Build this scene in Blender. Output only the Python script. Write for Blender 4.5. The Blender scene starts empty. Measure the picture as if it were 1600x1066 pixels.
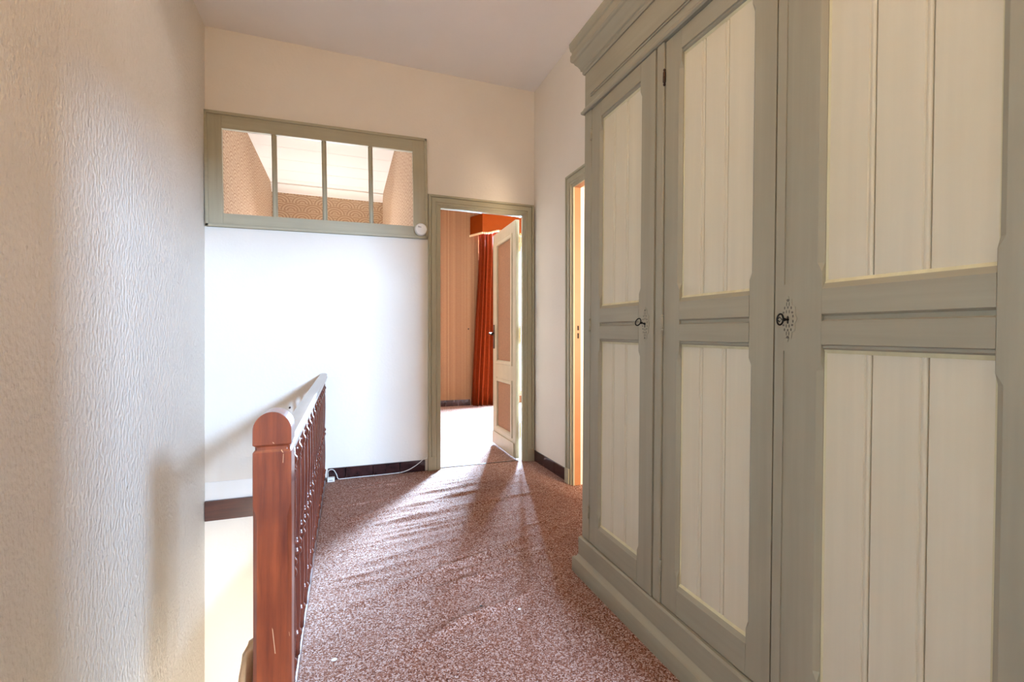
import bpy, math, random
from mathutils import Vector, Matrix
random.seed(7)
C = bpy.context.scene.collection
sc = bpy.context.scene
PI = math.pi

# ---------------------------------------------------------------- camera
YB, XL, XR, H = 3.83, -0.95, 1.615, 3.35          # back wall, left wall, right wall, ceiling
cam_d = bpy.data.cameras.new('camera')
cam_d.sensor_width = 36
cam_d.lens = 712 * 36 / 1600
cam_d.shift_y = -3 / 1600
cam_d.clip_start = 0.02
cam = bpy.data.objects.new('camera', cam_d)
C.objects.link(cam)
cam.location = (0, 0, 1.1)
cam.rotation_euler = (PI / 2, 0, -0.3502)
sc.camera = cam

# ---------------------------------------------------------------- world, exposure, lights
sc.view_settings.view_transform = 'Standard'
sc.view_settings.look = 'None'
sc.view_settings.gamma = 1
sc.view_settings.use_curve_mapping = False
sc.view_settings.exposure = 0.0
sc.cycles.use_denoising = True
sc.cycles.max_bounces = 10
sc.cycles.diffuse_bounces = 6
sc.cycles.sample_clamp_indirect = 6
w = bpy.data.worlds.new('overcast_sky')
sc.world = w
w.use_nodes = True
w.node_tree.nodes['Background'].inputs[0].default_value = (0.80, 0.90, 1.0, 1)
w.node_tree.nodes['Background'].inputs[1].default_value = 3.0


def area(name, loc, target, sx, sy, power, col, spread=PI):
    d = bpy.data.lights.new(name, 'AREA')
    d.shape = 'RECTANGLE'
    d.size, d.size_y = sx, sy
    d.energy = power
    d.color = col
    d.spread = spread
    o = bpy.data.objects.new(name, d)
    C.objects.link(o)
    o.location = loc
    o.rotation_euler = (Vector(target) - Vector(loc)).to_track_quat('-Z', 'Y').to_euler()
    return o


# daylight of the small window at the far end of the room behind the camera
area('rear_window_daylight', (1.50, -2.64, 1.93), (1.0, 0, 1.90), 0.26, 0.40, 1030, (0.45, 0.67, 1.0))
# daylight of the bedroom window
area('bedroom_daylight', (2.85, 7.85, 1.75), (2.65, 6.8, 1.2), 1.3, 2.7, 17000, (0.41, 0.69, 1.0))
# daylight of the window of the side room
area('side_room_daylight', (2.45, 0.05, 1.60), (2.40, 3.7, 1.0), 1.0, 1.6, 270, (1.0, 0.76, 0.52))
# daylight of the window of the narrow room behind the transom
area('narrow_room_daylight', (-0.22, 7.57, 1.3), (-0.22, 5.6, 3.2), 0.8, 1.1, 230, (0.96, 0.95, 0.95))
# added light for the glow from downstairs; no window is built there
area('downstairs_fill_light', (-0.50, 1.29, -1.2), (-0.55, 3.83, -1.65), 0.6, 0.9, 25, (1.0, 0.94, 0.86), math.radians(75))
# added fill light without a fixture, behind and above the camera, washing the ceiling
area('landing_fill_light', (0.25, -0.10, 2.25), (0.25, 0.0, 4), 0.9, 0.7, 37, (1.0, 0.68, 0.37))

# ---------------------------------------------------------------- materials


def nodes(name):
    m = bpy.data.materials.new(name)
    m.use_nodes = True
    nt = m.node_tree
    return m, nt, nt.nodes['Principled BSDF']


def N(nt, t, **k):
    n = nt.nodes.new(t)
    for a, b in k.items():
        if a.startswith('i_'):
            n.inputs[a[2:].replace('_', ' ')].default_value = b
        else:
            setattr(n, a, b)
    return n


def coords(nt, scale=(1, 1, 1), loc=(0, 0, 0), rot=(0, 0, 0)):
    t = N(nt, 'ShaderNodeTexCoord')
    mp = N(nt, 'ShaderNodeMapping')
    mp.inputs['Scale'].default_value = scale
    mp.inputs['Location'].default_value = loc
    mp.inputs['Rotation'].default_value = rot
    nt.links.new(t.outputs['Object'], mp.inputs[0])
    return mp.outputs[0]


def noise(nt, vec, scale, detail=4, rough=0.55):
    n = N(nt, 'ShaderNodeTexNoise')
    n.inputs['Scale'].default_value = scale
    n.inputs['Detail'].default_value = detail
    n.inputs['Roughness'].default_value = rough
    nt.links.new(vec, n.inputs['Vector'])
    return n.outputs[0]


def ramp(nt, fac, stops, interp='LINEAR'):
    r = N(nt, 'ShaderNodeValToRGB')
    r.color_ramp.interpolation = interp
    e = r.color_ramp.elements
    while len(e) < len(stops):
        e.new(0.5)
    for i, (p, c) in enumerate(stops):
        e[i].position = p
        e[i].color = (*c, 1)
    nt.links.new(fac, r.inputs[0])
    return r.outputs[0]


def mix(nt, fac, a, b, mode='MIX'):
    m = N(nt, 'ShaderNodeMix', data_type='RGBA', blend_type=mode)
    for sock, v in ((m.inputs[0], fac), (m.inputs[6], a), (m.inputs[7], b)):
        if hasattr(v, 'is_output'):
            nt.links.new(v, sock)
        elif isinstance(v, tuple):
            sock.default_value = (*v, 1) if len(v) == 3 else v
        else:
            sock.default_value = v
    return m.outputs[2]


def math_(nt, op, a, b=None, c=None):
    m = N(nt, 'ShaderNodeMath', operation=op)
    for s, v in zip(m.inputs, (a, b, c)):
        if v is None:
            continue
        if hasattr(v, 'is_output'):
            nt.links.new(v, s)
        else:
            s.default_value = v
    return m.outputs[0]


def bump(nt, bsdf, height, strength, dist):
    b = N(nt, 'ShaderNodeBump')
    b.inputs['Strength'].default_value = strength
    b.inputs['Distance'].default_value = dist
    nt.links.new(height, b.inputs['Height'])
    nt.links.new(b.outputs[0], bsdf.inputs['Normal'])


def link(nt, out, bsdf, name='Base Color'):
    nt.links.new(out, bsdf.inputs[name])


def plain(name, col, rough=0.6, metal=0.0, vary=0.06, scale=8, bmp=0.0):
    m, nt, b = nodes(name)
    v = coords(nt)
    n = noise(nt, v, scale)
    lo = tuple(c * (1 - vary) for c in col)
    hi = tuple(min(1, c * (1 + vary)) for c in col)
    link(nt, ramp(nt, n, [(0.3, lo), (0.7, hi)]), b)
    b.inputs['Roughness'].default_value = rough
    b.inputs['Metallic'].default_value = metal
    if bmp:
        bump(nt, b, noise(nt, v, scale * 12, 3), bmp, 0.002)
    return m


def plaster(name, col, bscale, bstr, bdist, stretch=1.0, rough=0.75, stain=0.05, spec=0.3):
    m, nt, b = nodes(name)
    v = coords(nt)
    n = noise(nt, v, 1.7, 5, 0.6)
    link(nt, ramp(nt, n, [(0.3, tuple(c * (1 - stain) for c in col)), (0.7, col)]), b)
    b.inputs['Roughness'].default_value = rough
    b.inputs['Specular IOR Level'].default_value = spec
    v2 = coords(nt, (1, 1, 1 / stretch))
    h = noise(nt, v2, bscale, 3, 0.5)
    bump(nt, b, h, bstr, bdist)
    return m


def brushed_paint(name, col, axis='Z', vary=0.10, rough=0.55, tint=None):
    m, nt, b = nodes(name)
    s = {'Z': (30, 30, 1.2), 'Y': (30, 1.2, 30), 'X': (1.2, 30, 30)}[axis]
    a = noise(nt, coords(nt, s), 1.0, 4, 0.6)
    big = noise(nt, coords(nt), 2.3, 4, 0.6)
    c1 = ramp(nt, a, [(0.3, tuple(c * (1 - vary) for c in col)), (0.7, tuple(c * (1 + vary * 0.6) for c in col))])
    t = tint or tuple(c * 0.86 for c in col)
    out = mix(nt, ramp(nt, big, [(0.42, (0, 0, 0)), (0.72, (0.6, 0.6, 0.6))]), c1, t)
    link(nt, out, b)
    b.inputs['Roughness'].default_value = rough
    bump(nt, b, a, 0.15, 0.001)
    return m


def varnished_wood(name, dark, light, axis='Z', rough=0.28, scale=1.0, worn=True):
    m, nt, b = nodes(name)
    s = {'Z': (26, 26, 1.6), 'Y': (26, 1.6, 26), 'X': (1.6, 26, 26)}[axis]
    s = tuple(q * scale for q in s)
    g = noise(nt, coords(nt, s), 1.6, 6, 0.65)
    big = noise(nt, coords(nt), 5.0, 3, 0.5)
    c = ramp(nt, g, [(0.28, dark), (0.5, tuple((p + q) / 2 for p, q in zip(dark, light))), (0.75, light)])
    c = mix(nt, ramp(nt, big, [(0.4, (0, 0, 0)), (0.7, (0.55, 0.55, 0.55))]), c, dark)
    if worn:
        sv = N(nt, 'ShaderNodeTexVoronoi', feature='DISTANCE_TO_EDGE')
        sv.inputs['Scale'].default_value = 9
        nt.links.new(coords(nt, (1.3, 1.3, 0.7), (0.3, 0.2, 0.11)), sv.inputs['Vector'])
        thin = math_(nt, 'LESS_THAN', sv.outputs[0], 0.006)
        gate = math_(nt, 'GREATER_THAN', noise(nt, coords(nt, (1, 1, 1), (4, 1, 2)), 13, 2), 0.64)
        c = mix(nt, math_(nt, 'MULTIPLY', math_(nt, 'MULTIPLY', thin, gate), 0.8), c, (0.55, 0.30, 0.16))
        kn = N(nt, 'ShaderNodeTexVoronoi')
        kn.inputs['Scale'].default_value = 4.2
        nt.links.new(coords(nt, (1.5, 1.5, 0.8), (0.12, 0.4, 0.33)), kn.inputs['Vector'])
        c = mix(nt, ramp(nt, kn.outputs['Distance'], [(0.03, (0.9, 0.9, 0.9)), (0.085, (0, 0, 0))]), c, (0.02, 0.008, 0.006))
    link(nt, c, b)
    b.inputs['Roughness'].default_value = rough
    b.inputs['Coat Weight'].default_value = 0.4
    b.inputs['Coat Roughness'].default_value = 0.15
    bump(nt, b, g, 0.2, 0.0012)
    return m


M = {}
M['wall'] = plaster('cream_wall_paint', (0.80, 0.74, 0.655), 55, 0.3, 0.004, spec=0.25)
M['wall_rough'] = plaster('rough_relief_wallcovering', (0.78, 0.735, 0.665), 62, 0.95, 0.014, stretch=1.7, rough=0.58, spec=0.3)
M['ceiling'] = plaster('ceiling_paint', (0.87, 0.835, 0.81), 30, 0.12, 0.004)
M['beige'] = plaster('beige_ceiling_paint', (0.50, 0.42, 0.33), 30, 0.05, 0.002)
M['white'] = plaster('white_painted_board', (0.86, 0.85, 0.82), 30, 0.05, 0.002)
GREY = (0.305, 0.268, 0.188)
M['paint'] = brushed_paint('grey_green_paint', GREY, 'Z')
M['paint_y'] = brushed_paint('grey_green_paint_along', GREY, 'Y')
M['trim_paint'] = brushed_paint('door_casing_paint', (0.41, 0.37, 0.255), 'Z')
M['trim_paint_x'] = brushed_paint('door_casing_paint_across', (0.41, 0.37, 0.255), 'X')
M['cream'] = brushed_paint('cream_plank_paint', (0.60, 0.54, 0.405), 'Z', 0.05, 0.5, tint=(0.58, 0.50, 0.335))
M['cream_edge'] = brushed_paint('yellowed_cream_paint', (0.58, 0.52, 0.32), 'Z', 0.12, 0.5)
M['door_cream'] = plain('cream_gloss_paint', (0.43, 0.345, 0.235), 0.4)
M['wood'] = varnished_wood('reddish_varnished_wood', (0.070, 0.013, 0.007), (0.30, 0.062, 0.019), 'Z')
M['wood_turned'] = varnished_wood('dark_turned_wood', (0.060, 0.015, 0.010), (0.185, 0.042, 0.021), 'Z', 0.27, worn=False)
M['wood_rail'] = varnished_wood('worn_handrail_wood', (0.13, 0.075, 0.05), (0.32, 0.22, 0.15), 'Y', 0.26)
M['wood_light'] = varnished_wood('light_handrail_wood', (0.30, 0.14, 0.05), (0.55, 0.30, 0.14), 'Z', 0.3, worn=False)
M['wood_strip'] = varnished_wood('brown_stair_strip_wood', (0.045, 0.013, 0.010), (0.12, 0.035, 0.022), 'X', 0.3, worn=False)
M['tile'] = plain('dark_brown_glazed_tile', (0.030, 0.011, 0.011), 0.16, vary=0.5, scale=14)
M['grout'] = plain('pale_grout', (0.50, 0.44, 0.40), 0.9)
M['iron'] = plain('black_iron', (0.012, 0.011, 0.010), 0.45, 0.6)
M['bronze'] = plain('dark_bronze', (0.06, 0.032, 0.02), 0.35, 0.8)
M['brass'] = plain('painted_brass_hinge', (0.50, 0.33, 0.12), 0.45, 0.2)
M['piercing_dark'] = plain('painted_piercing_shade', (0.11, 0.095, 0.068), 0.7)  # dark tone painted for the shade inside the escutcheon's pierced holes
M['dark'] = plain('dark_gap', (0.03, 0.025, 0.018), 0.9)
M['plastic'] = plain('white_plastic', (0.80, 0.78, 0.74), 0.4, vary=0.02)
M['orange_lit_jamb'] = plain('jamb_with_orange_light', (0.40, 0.175, 0.075), 0.45)  # orange light from the side room is put into this jamb colour
M['curtain'] = plain('rust_velvet_curtain', (0.17, 0.020, 0.003), 0.55, vary=0.15, scale=30)
M['pelmet'] = plain('rust_orange_pelmet_cloth', (0.20, 0.032, 0.002), 0.7, vary=0.05)
M['fringe'] = plain('cream_pompon_wool', (0.80, 0.60, 0.36), 0.9, vary=0.1, scale=60)
for q in ('curtain', 'pelmet'):
    M[q].node_tree.nodes['Principled BSDF'].inputs['Specular IOR Level'].default_value = 0.08
b = M['curtain'].node_tree.nodes['Principled BSDF']
b.inputs['Sheen Weight'].default_value = 0.08
b.inputs['Sheen Tint'].default_value = (1, 0.35, 0.15, 1)

m, nt, b = nodes('clear_glass')
nt.nodes.remove(b)
tr = N(nt, 'ShaderNodeBsdfTransparent')
gl = N(nt, 'ShaderNodeBsdfGlossy')
gl.inputs['Roughness'].default_value = 0.02
fre = N(nt, 'ShaderNodeFresnel')
fre.inputs['IOR'].default_value = 1.45
mx = N(nt, 'ShaderNodeMixShader')
nt.links.new(fre.outputs[0], mx.inputs[0])
nt.links.new(tr.outputs[0], mx.inputs[1])
nt.links.new(gl.outputs[0], mx.inputs[2])
nt.links.new(mx.outputs[0], nt.nodes['Material Output'].inputs['Surface'])
M['glass'] = m

# speckled carpet
m, nt, b = nodes('speckled_carpet')
v = coords(nt)
vo = N(nt, 'ShaderNodeTexVoronoi')
vo.inputs['Scale'].default_value = 250
nt.links.new(v, vo.inputs['Vector'])
sep = N(nt, 'ShaderNodeSeparateColor')
nt.links.new(vo.outputs['Color'], sep.inputs[0])
clump = noise(nt, v, 120, 2, 0.5)
val = math_(nt, 'ADD', math_(nt, 'MULTIPLY', sep.outputs[0], 0.62), math_(nt, 'MULTIPLY', clump, 0.38))
col = ramp(nt, val, [(0.16, (0.060, 0.016, 0.008)), (0.36, (0.19, 0.066, 0.034)), (0.56, (0.30, 0.152, 0.110)), (0.80, (0.53, 0.40, 0.36))])
big = noise(nt, v, 2.2, 4)
col = mix(nt, ramp(nt, big, [(0.4, (0, 0, 0)), (0.7, (0.30, 0.30, 0.30))]), col, (0.20, 0.085, 0.055))
link(nt, col, b)
b.inputs['Roughness'].default_value = 0.95
b.inputs['Specular IOR Level'].default_value = 0.1
bump(nt, b, math_(nt, 'ADD', sep.outputs[1], noise(nt, v, 300, 2)), 0.55, 0.004)
M['carpet'] = m

# striped orange wallpaper (bedroom)
m, nt, b = nodes('striped_orange_wallpaper')
s1 = noise(nt, coords(nt, (1, 1, 0.0)), 26, 3, 0.7)
s2 = noise(nt, coords(nt, (1, 1, 0.0), (3, 0, 0)), 95, 2, 0.5)
s3 = noise(nt, coords(nt, (1, 1, 2.0)), 60, 3)
f = math_(nt, 'ADD', math_(nt, 'MULTIPLY', s1, 0.55), math_(nt, 'ADD', math_(nt, 'MULTIPLY', s2, 0.33), math_(nt, 'MULTIPLY', s3, 0.12)))
link(nt, ramp(nt, f, [(0.36, (0.125, 0.048, 0.016)), (0.5, (0.18, 0.078, 0.031)), (0.62, (0.24, 0.122, 0.057))]), b)
b.inputs['Roughness'].default_value = 0.8
M['stripe_paper'] = m

# woven orange door panel
M['door_panel'] = plain('woven_orange_door_panel', (0.27, 0.12, 0.058), 0.8, vary=0.12, scale=70)


# fan (fish scale) wallpaper of the narrow room: u along, v up
def fan_paper(name, axis):
    m, nt, b = nodes(name)
    t = N(nt, 'ShaderNodeTexCoord')
    sx = N(nt, 'ShaderNodeSeparateXYZ')
    nt.links.new(t.outputs['Object'], sx.inputs[0])
    u = math_(nt, 'MULTIPLY', sx.outputs[axis], 1 / 0.30)
    v = math_(nt, 'MULTIPLY', sx.outputs[2], 1 / 0.115)
    row = math_(nt, 'FLOOR', v)
    y = math_(nt, 'SUBTRACT', v, row)
    off = math_(nt, 'MULTIPLY', math_(nt, 'FLOORED_MODULO', row, 2.0), 0.5)
    uu = math_(nt, 'ADD', u, off)
    dx1 = math_(nt, 'SUBTRACT', math_(nt, 'FRACT', uu), 0.5)
    dx2 = math_(nt, 'SUBTRACT', math_(nt, 'FRACT', math_(nt, 'ADD', uu, 0.5)), 0.5)

    def dist(dx, yy):
        return math_(nt, 'SQRT', math_(nt, 'ADD', math_(nt, 'MULTIPLY', dx, dx), math_(nt, 'MULTIPLY', yy, yy)))
    y5 = math_(nt, 'MULTIPLY', y, 0.5)
    d1 = dist(dx1, y5)
    d2 = dist(dx2, math_(nt, 'ADD', y5, 0.5))
    inside = math_(nt, 'LESS_THAN', d1, 0.5)
    d = math_(nt, 'ADD', math_(nt, 'MULTIPLY', inside, d1), math_(nt, 'MULTIPLY', math_(nt, 'SUBTRACT', 1.0, inside), d2))
    s = math_(nt, 'FRACT', math_(nt, 'MULTIPLY', d, 7.0))
    col = ramp(nt, s, [(0.0, (0.22, 0.105, 0.066)), (0.16, (0.31, 0.17, 0.105)), (0.30, (0.47, 0.335, 0.215)), (0.60, (0.55, 0.42, 0.29)), (0.88, (0.42, 0.275, 0.17))])
    link(nt, col, b)
    b.inputs['Roughness'].default_value = 0.75
    return m


M['fan_x'] = fan_paper('fan_wallpaper_across', 0)
M['fan_y'] = fan_paper('fan_wallpaper_along', 1)

# ---------------------------------------------------------------- mesh helpers


class MB:
    def __init__(s):
        s.v, s.f = [], []

    def box(s, x0, x1, y0, y1, z0, z1):
        x0, x1 = min(x0, x1), max(x0, x1)
        y0, y1 = min(y0, y1), max(y0, y1)
        z0, z1 = min(z0, z1), max(z0, z1)
        n = len(s.v)
        s.v += [(x0, y0, z0), (x1, y0, z0), (x1, y1, z0), (x0, y1, z0), (x0, y0, z1), (x1, y0, z1), (x1, y1, z1), (x0, y1, z1)]
        s.f += [tuple(n + i for i in q) for q in ((3, 2, 1, 0), (4, 5, 6, 7), (0, 1, 5, 4), (1, 2, 6, 5), (2, 3, 7, 6), (3, 0, 4, 7))]
        return s

    def prism(s, prof, axis, a, b, m0=0.0, m1=0.0, mi=0):
        """closed profile of 2D points extruded along axis from a to b. mitre: a/b shift by m*prof[mi]"""
        n = len(s.v)
        k = len(prof)
        for end, mm in ((a, m0), (b, m1)):
            for p in prof:
                e = end + mm * p[mi]
                s.v.append({'X': (e, p[0], p[1]), 'Y': (p[0], e, p[1]), 'Z': (p[0], p[1], e)}[axis])
        ar = sum(prof[i][0] * prof[(i + 1) % k][1] - prof[(i + 1) % k][0] * prof[i][1] for i in range(k))
        flip = (ar > 0) == (axis == 'Y')
        if b < a:
            flip = not flip
        F = []
        for i in range(k):
            j = (i + 1) % k
            F.append((n + i, n + j, n + k + j, n + k + i))
        F.append(tuple(n + i for i in reversed(range(k))))
        F.append(tuple(n + k + i for i in range(k)))
        s.f += [tuple(reversed(q)) for q in F] if flip else F
        return s

    def lathe(s, prof, seg=14, cx=0, cy=0, axis='Z', off=(0, 0, 0)):
        n = len(s.v)
        for r, z in prof:
            for i in range(seg):
                a = 2 * PI * i / seg
                p = (cx + r * math.cos(a), cy + r * math.sin(a), z)
                if axis == 'X':
                    p = (p[2], p[0], p[1])
                elif axis == 'Y':
                    p = (p[1], p[2], p[0])
                s.v.append((p[0] + off[0], p[1] + off[1], p[2] + off[2]))
        for j in range(len(prof) - 1):
            for i in range(seg):
                k = (i + 1) % seg
                s.f.append((n + j * seg + i, n + j * seg + k, n + (j + 1) * seg + k, n + (j + 1) * seg + i))
        s.f.append(tuple(n + i for i in reversed(range(seg))))
        s.f.append(tuple(n + (len(prof) - 1) * seg + i for i in range(seg)))
        return s

    def tube(s, pts, r, seg=8):
        pts = [Vector(p) for p in pts]
        n = len(s.v)
        up = Vector((0.3, 0.2, 1)).normalized()
        for i, p in enumerate(pts):
            t = (pts[min(i + 1, len(pts) - 1)] - pts[max(i - 1, 0)]).normalized()
            a = t.cross(up).normalized()
            c = t.cross(a)
            rr = r[i] if isinstance(r, (list, tuple)) else r
            for k in range(seg):
                an = 2 * PI * k / seg
                s.v.append(tuple(p + (a * math.cos(an) + c * math.sin(an)) * rr))
        for j in range(len(pts) - 1):
            for i in range(seg):
                k = (i + 1) % seg
                s.f.append((n + j * seg + i, n + j * seg + k, n + (j + 1) * seg + k, n + (j + 1) * seg + i))
        s.f.append(tuple(n + i for i in reversed(range(seg))))
        s.f.append(tuple(n + (len(pts) - 1) * seg + i for i in range(seg)))
        return s

    def build(s, name, mat, parent=None, kind=None, smooth=False, bevel=0, bseg=2, angle=None):
        me = bpy.data.meshes.new(name)
        me.from_pydata(s.v, [], s.f)
        me.validate()
        me.update()
        import bmesh
        bm = bmesh.new()
        bm.from_mesh(me)
        bmesh.ops.recalc_face_normals(bm, faces=bm.faces)
        bm.to_mesh(me)
        bm.free()
        me.materials.append(M[mat] if isinstance(mat, str) else mat)
        if smooth:
            me.shade_smooth() if angle is None else None
            if angle is not None:
                me.shade_smooth()
                me.set_sharp_from_angle(angle=angle)
        o = bpy.data.objects.new(name, me)
        C.objects.link(o)
        if parent:
            o.parent = parent
        if kind:
            o['kind'] = kind
        if bevel:
            bv = o.modifiers.new('bevel', 'BEVEL')
            bv.width = bevel
            bv.segments = bseg
            bv.limit_method = 'ANGLE'
            bv.angle_limit = 0.6
            bv.harden_normals = False
        return o


def struct(mb, name, mat, parent=None, **k):
    return mb.build(name, mat, parent, kind='structure' if parent is None else None, **k)


def tag(o, label, cat, group=None):
    o['label'] = label
    o['category'] = cat
    if group:
        o['group'] = group
    return o


def empty(name, loc=(0, 0, 0), rot=(0, 0, 0)):
    o = bpy.data.objects.new(name, None)
    o.empty_display_size = 0.1
    C.objects.link(o)
    o.location = loc
    o.rotation_euler = rot
    return o


def dup(o, parent, loc=None):
    c = o.copy()
    C.objects.link(c)
    c.parent = parent
    if loc is not None:
        c.location = loc
    return c


def wall_x(name, mat, y0, y1, x0, x1, z0, z1, holes=()):
    """wall parallel to X between y0 and y1 with rectangular holes (x0,x1,z0,z1)"""
    mb = MB()
    xs = sorted({x0, x1, *[h[0] for h in holes], *[h[1] for h in holes]})
    for a, c in zip(xs, xs[1:]):
        cut = sorted([(h[2], h[3]) for h in holes if h[0] < (a + c) / 2 < h[1]])
        z = z0
        for p, q in cut:
            if p > z:
                mb.box(a, c, y0, y1, z, p)
            z = q
        if z < z1:
            mb.box(a, c, y0, y1, z, z1)
    return struct(mb, name, mat)


def wall_y(name, mat, x0, x1, y0, y1, z0, z1, holes=()):
    mb = MB()
    ys = sorted({y0, y1, *[h[0] for h in holes], *[h[1] for h in holes]})
    for a, c in zip(ys, ys[1:]):
        cut = sorted([(h[2], h[3]) for h in holes if h[0] < (a + c) / 2 < h[1]])
        z = z0
        for p, q in cut:
            if p > z:
                mb.box(x0, x1, a, c, z, p)
            z = q
        if z < z1:
            mb.box(x0, x1, a, c, z, z1)
    return struct(mb, name, mat)


# ---------------------------------------------------------------- room shell
ZB = -2.75                                        # storey below, seen down the stairwell
YF = 7.39                                         # outer wall of the rooms beyond
wall_y('wall_left', 'wall_rough', XL - 0.12, XL, -0.6, YB, ZB, H)
wall_x('wall_back', 'wall', YB, YB + 0.10, XL - 0.12, XR + 0.09, ZB, H,
       [(0.70, 1.57, -0.02, 2.26), (-0.93, 0.54, 1.965, 2.72)])
wall_y('wall_right', 'wall', XR, XR + 0.085, -0.6, YB, -0.05, H, [(2.288, 3.062, -0.02, 2.252)])
wall_x('wall_rear', 'wall', -0.70, -0.6, XL - 0.12, XR + 0.09, ZB, H, [(0.504, 1.185, 0.0, 1.955)])
struct(MB().box(XL - 0.12, XR + 0.09, -0.7, YB + 0.1, H, H + 0.1), 'ceiling', 'ceiling')
# stairwell shell under the landing
wall_y('wall_stairwell_right', 'wall', -0.178, -0.03, 1.27, YB, ZB, -0.10)
wall_x('wall_stairwell_front', 'wall', 1.16, 1.27, XL, -0.03, ZB, -0.21)
struct(MB().box(XL - 0.12, 0.1, 1.1, YB + 0.1, ZB - 0.1, ZB), 'floor_lower_landing', 'wood_strip')
# room behind the camera, with its small end window
wall_y('wall_rear_room_left', 'wall', -0.85, -0.75, -2.5, -0.7, 0, H)
wall_y('wall_rear_room_right', 'wall', 1.90, 2.0, -2.5, -0.7, 0, H)
wall_x('wall_rear_room_end', 'wall', -2.6, -2.5, -0.85, 2.0, 0, H, [(1.37, 1.63, 1.73, 2.13)])
struct(MB().box(-0.85, 2.0, -2.6, -0.7, H, H + 0.1), 'ceiling_rear_room', 'ceiling')
struct(MB().box(-0.85, 2.0, -2.6, -0.7, -0.1, -0.002), 'floor_rear_room', 'carpet')
# bedroom beyond the back wall
wall_x('wall_bedroom_far', 'stripe_paper', YF, YF + 0.22, 0.645, 4.3, -0.02, H, [(2.32, 3.42, 0.12, 2.80)])
wall_y('wall_bedroom_left', 'stripe_paper', 0.60, 0.65, YB + 0.1, YF, 0, H)
wall_y('wall_bedroom_right', 'stripe_paper', 4.2, 4.3, YB + 0.1, YF, 0, H)
wall_x('wall_bedroom_near', 'stripe_paper', YB + 0.1, YB + 0.112, 0.65, 4.2, 0, H, [(0.70, 1.57, 0, 2.26)])
struct(MB().box(0.6, 4.3, YB + 0.1, YF + 0.2, H, H + 0.1), 'ceiling_bedroom', 'beige')
struct(MB().box(0.6, 4.3, YB + 0.05, YF + 0.02, -0.1, -0.004), 'floor_bedroom', 'carpet')
# narrow room behind the transom window
wall_y('wall_narrow_room_left', 'fan_y', -1.11, -1.005, YB + 0.1, YF, 0, H)
wall_y('wall_narrow_room_right', 'fan_y', 0.545, 0.60, YB + 0.1, YF, 0, H)
wall_x('wall_narrow_room_far', 'fan_x', YF, YF + 0.12, -1.11, 0.645, 0, H, [(-0.62, 0.18, 0.75, 1.85)])
struct(MB().box(-1.11, 0.6, YB + 0.1, YF + 0.1, -0.1, 0), 'floor_narrow_room', 'tile')
nc = struct(MB().box(-1.11, 0.6, YB + 0.1, YF + 0.1, H + 0.012, H + 0.1), 'ceiling_narrow_room', 'white')
y = YB + 0.11
base_ceiling = None
k = 0
while y < YF - 0.02:                               # pale ceiling boards
    y1 = min(y + 0.40, YF)
    MB().box(-1.005, 0.545, y + 0.003, y1 - 0.003, H, H + 0.012).build('ceiling_board', 'white', nc)
    y = y1
cove = [(YF, H - 0.115), (YF - 0.02, H - 0.11), (YF - 0.03, H - 0.08), (YF - 0.07, H - 0.03), (YF - 0.10, H - 0.02), (YF - 0.10, H), (YF, H)]
struct(MB().prism(cove, 'X', -1.005, 0.545), 'trim_cornice', 'white', smooth=True, angle=0.7)
# side room
wall_x('wall_side_room_far', 'wall', 3.70, 3.80, XR + 0.085, 4.3, 0, H)
wall_x('wall_side_room_near', 'wall', 0.2, 0.3, XR + 0.085, 4.3, 0, H, [(1.95, 2.95, 0.8, 2.4)])
wall_y('wall_side_room_right', 'wall', 4.1, 4.2, 0.3, 3.70, 0, H)
struct(MB().box(XR + 0.085, 4.3, 0.2, 3.8, H, H + 0.1), 'ceiling_side_room', 'ceiling')
struct(MB().box(XR, 4.3, 0.2, 3.8, -0.1, -0.002), 'floor_side_room', 'carpet')

# landing floor: carpet with real wrinkles
ridges = []
rr = random.Random(3)


def ridge(x0, y0, x1, y1, h, sg):
    ridges.append((x0, y0, x1, y1, h, sg))


ridge(0.30, 2.10, 0.92, 2.33, 0.0085, 0.016)       # the long fold in the middle
ridge(-0.02, 1.98, 0.40, 2.13, 0.004, 0.016)
ridge(0.38, 1.71, 0.78, 1.84, 0.0075, 0.018)
ridge(0.10, 1.60, 0.45, 1.73, 0.004, 0.018)
ridge(0.35, 1.93, 0.70, 2.05, 0.005, 0.014)
ridge(0.40, 2.00, 0.80, 2.14, 0.004, 0.013)
ridge(0.30, 2.83, 0.95, 2.98, 0.0055, 0.014)
ridge(0.80, 2.93, 1.35, 3.02, 0.005, 0.014)
for i in range(46):
    yc = 2.0 + i * 0.0365 + rr.uniform(-0.012, 0.012)
    xa = rr.uniform(-0.12, 0.7)
    L = rr.uniform(0.35, 0.9)
    ridge(xa, yc, xa + L, yc + L * rr.uniform(0.12, 0.24), rr.uniform(0.0012, 0.0032), rr.uniform(0.009, 0.013))


def carpet_z(x, y):
    z = 0.0
    for (x0, y0, x1, y1, h, sg) in ridges:
        t = (x - x0) / (x1 - x0)
        if t < -0.15 or t > 1.15:
            continue
        d = y - (y0 + (y1 - y0) * t) - 0.012 * math.sin(6 * t + h * 900)
        if abs(d) > 4 * sg:
            continue
        wgt = max(0.0, min(1.0, (t + 0.15) / 0.35)) * max(0.0, min(1.0, (1.15 - t) / 0.35))
        z += 2.3 * h * wgt * math.exp(-d * d / (2 * sg * sg))
    edge = min(1.0, max(0, (x + 0.12) / 0.12)) * min(1.0, max(0, (XR - 0.02 - x) / 0.1)) * min(1.0, max(0, (YB - 0.02 - y) / 0.12))
    return z * edge


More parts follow.
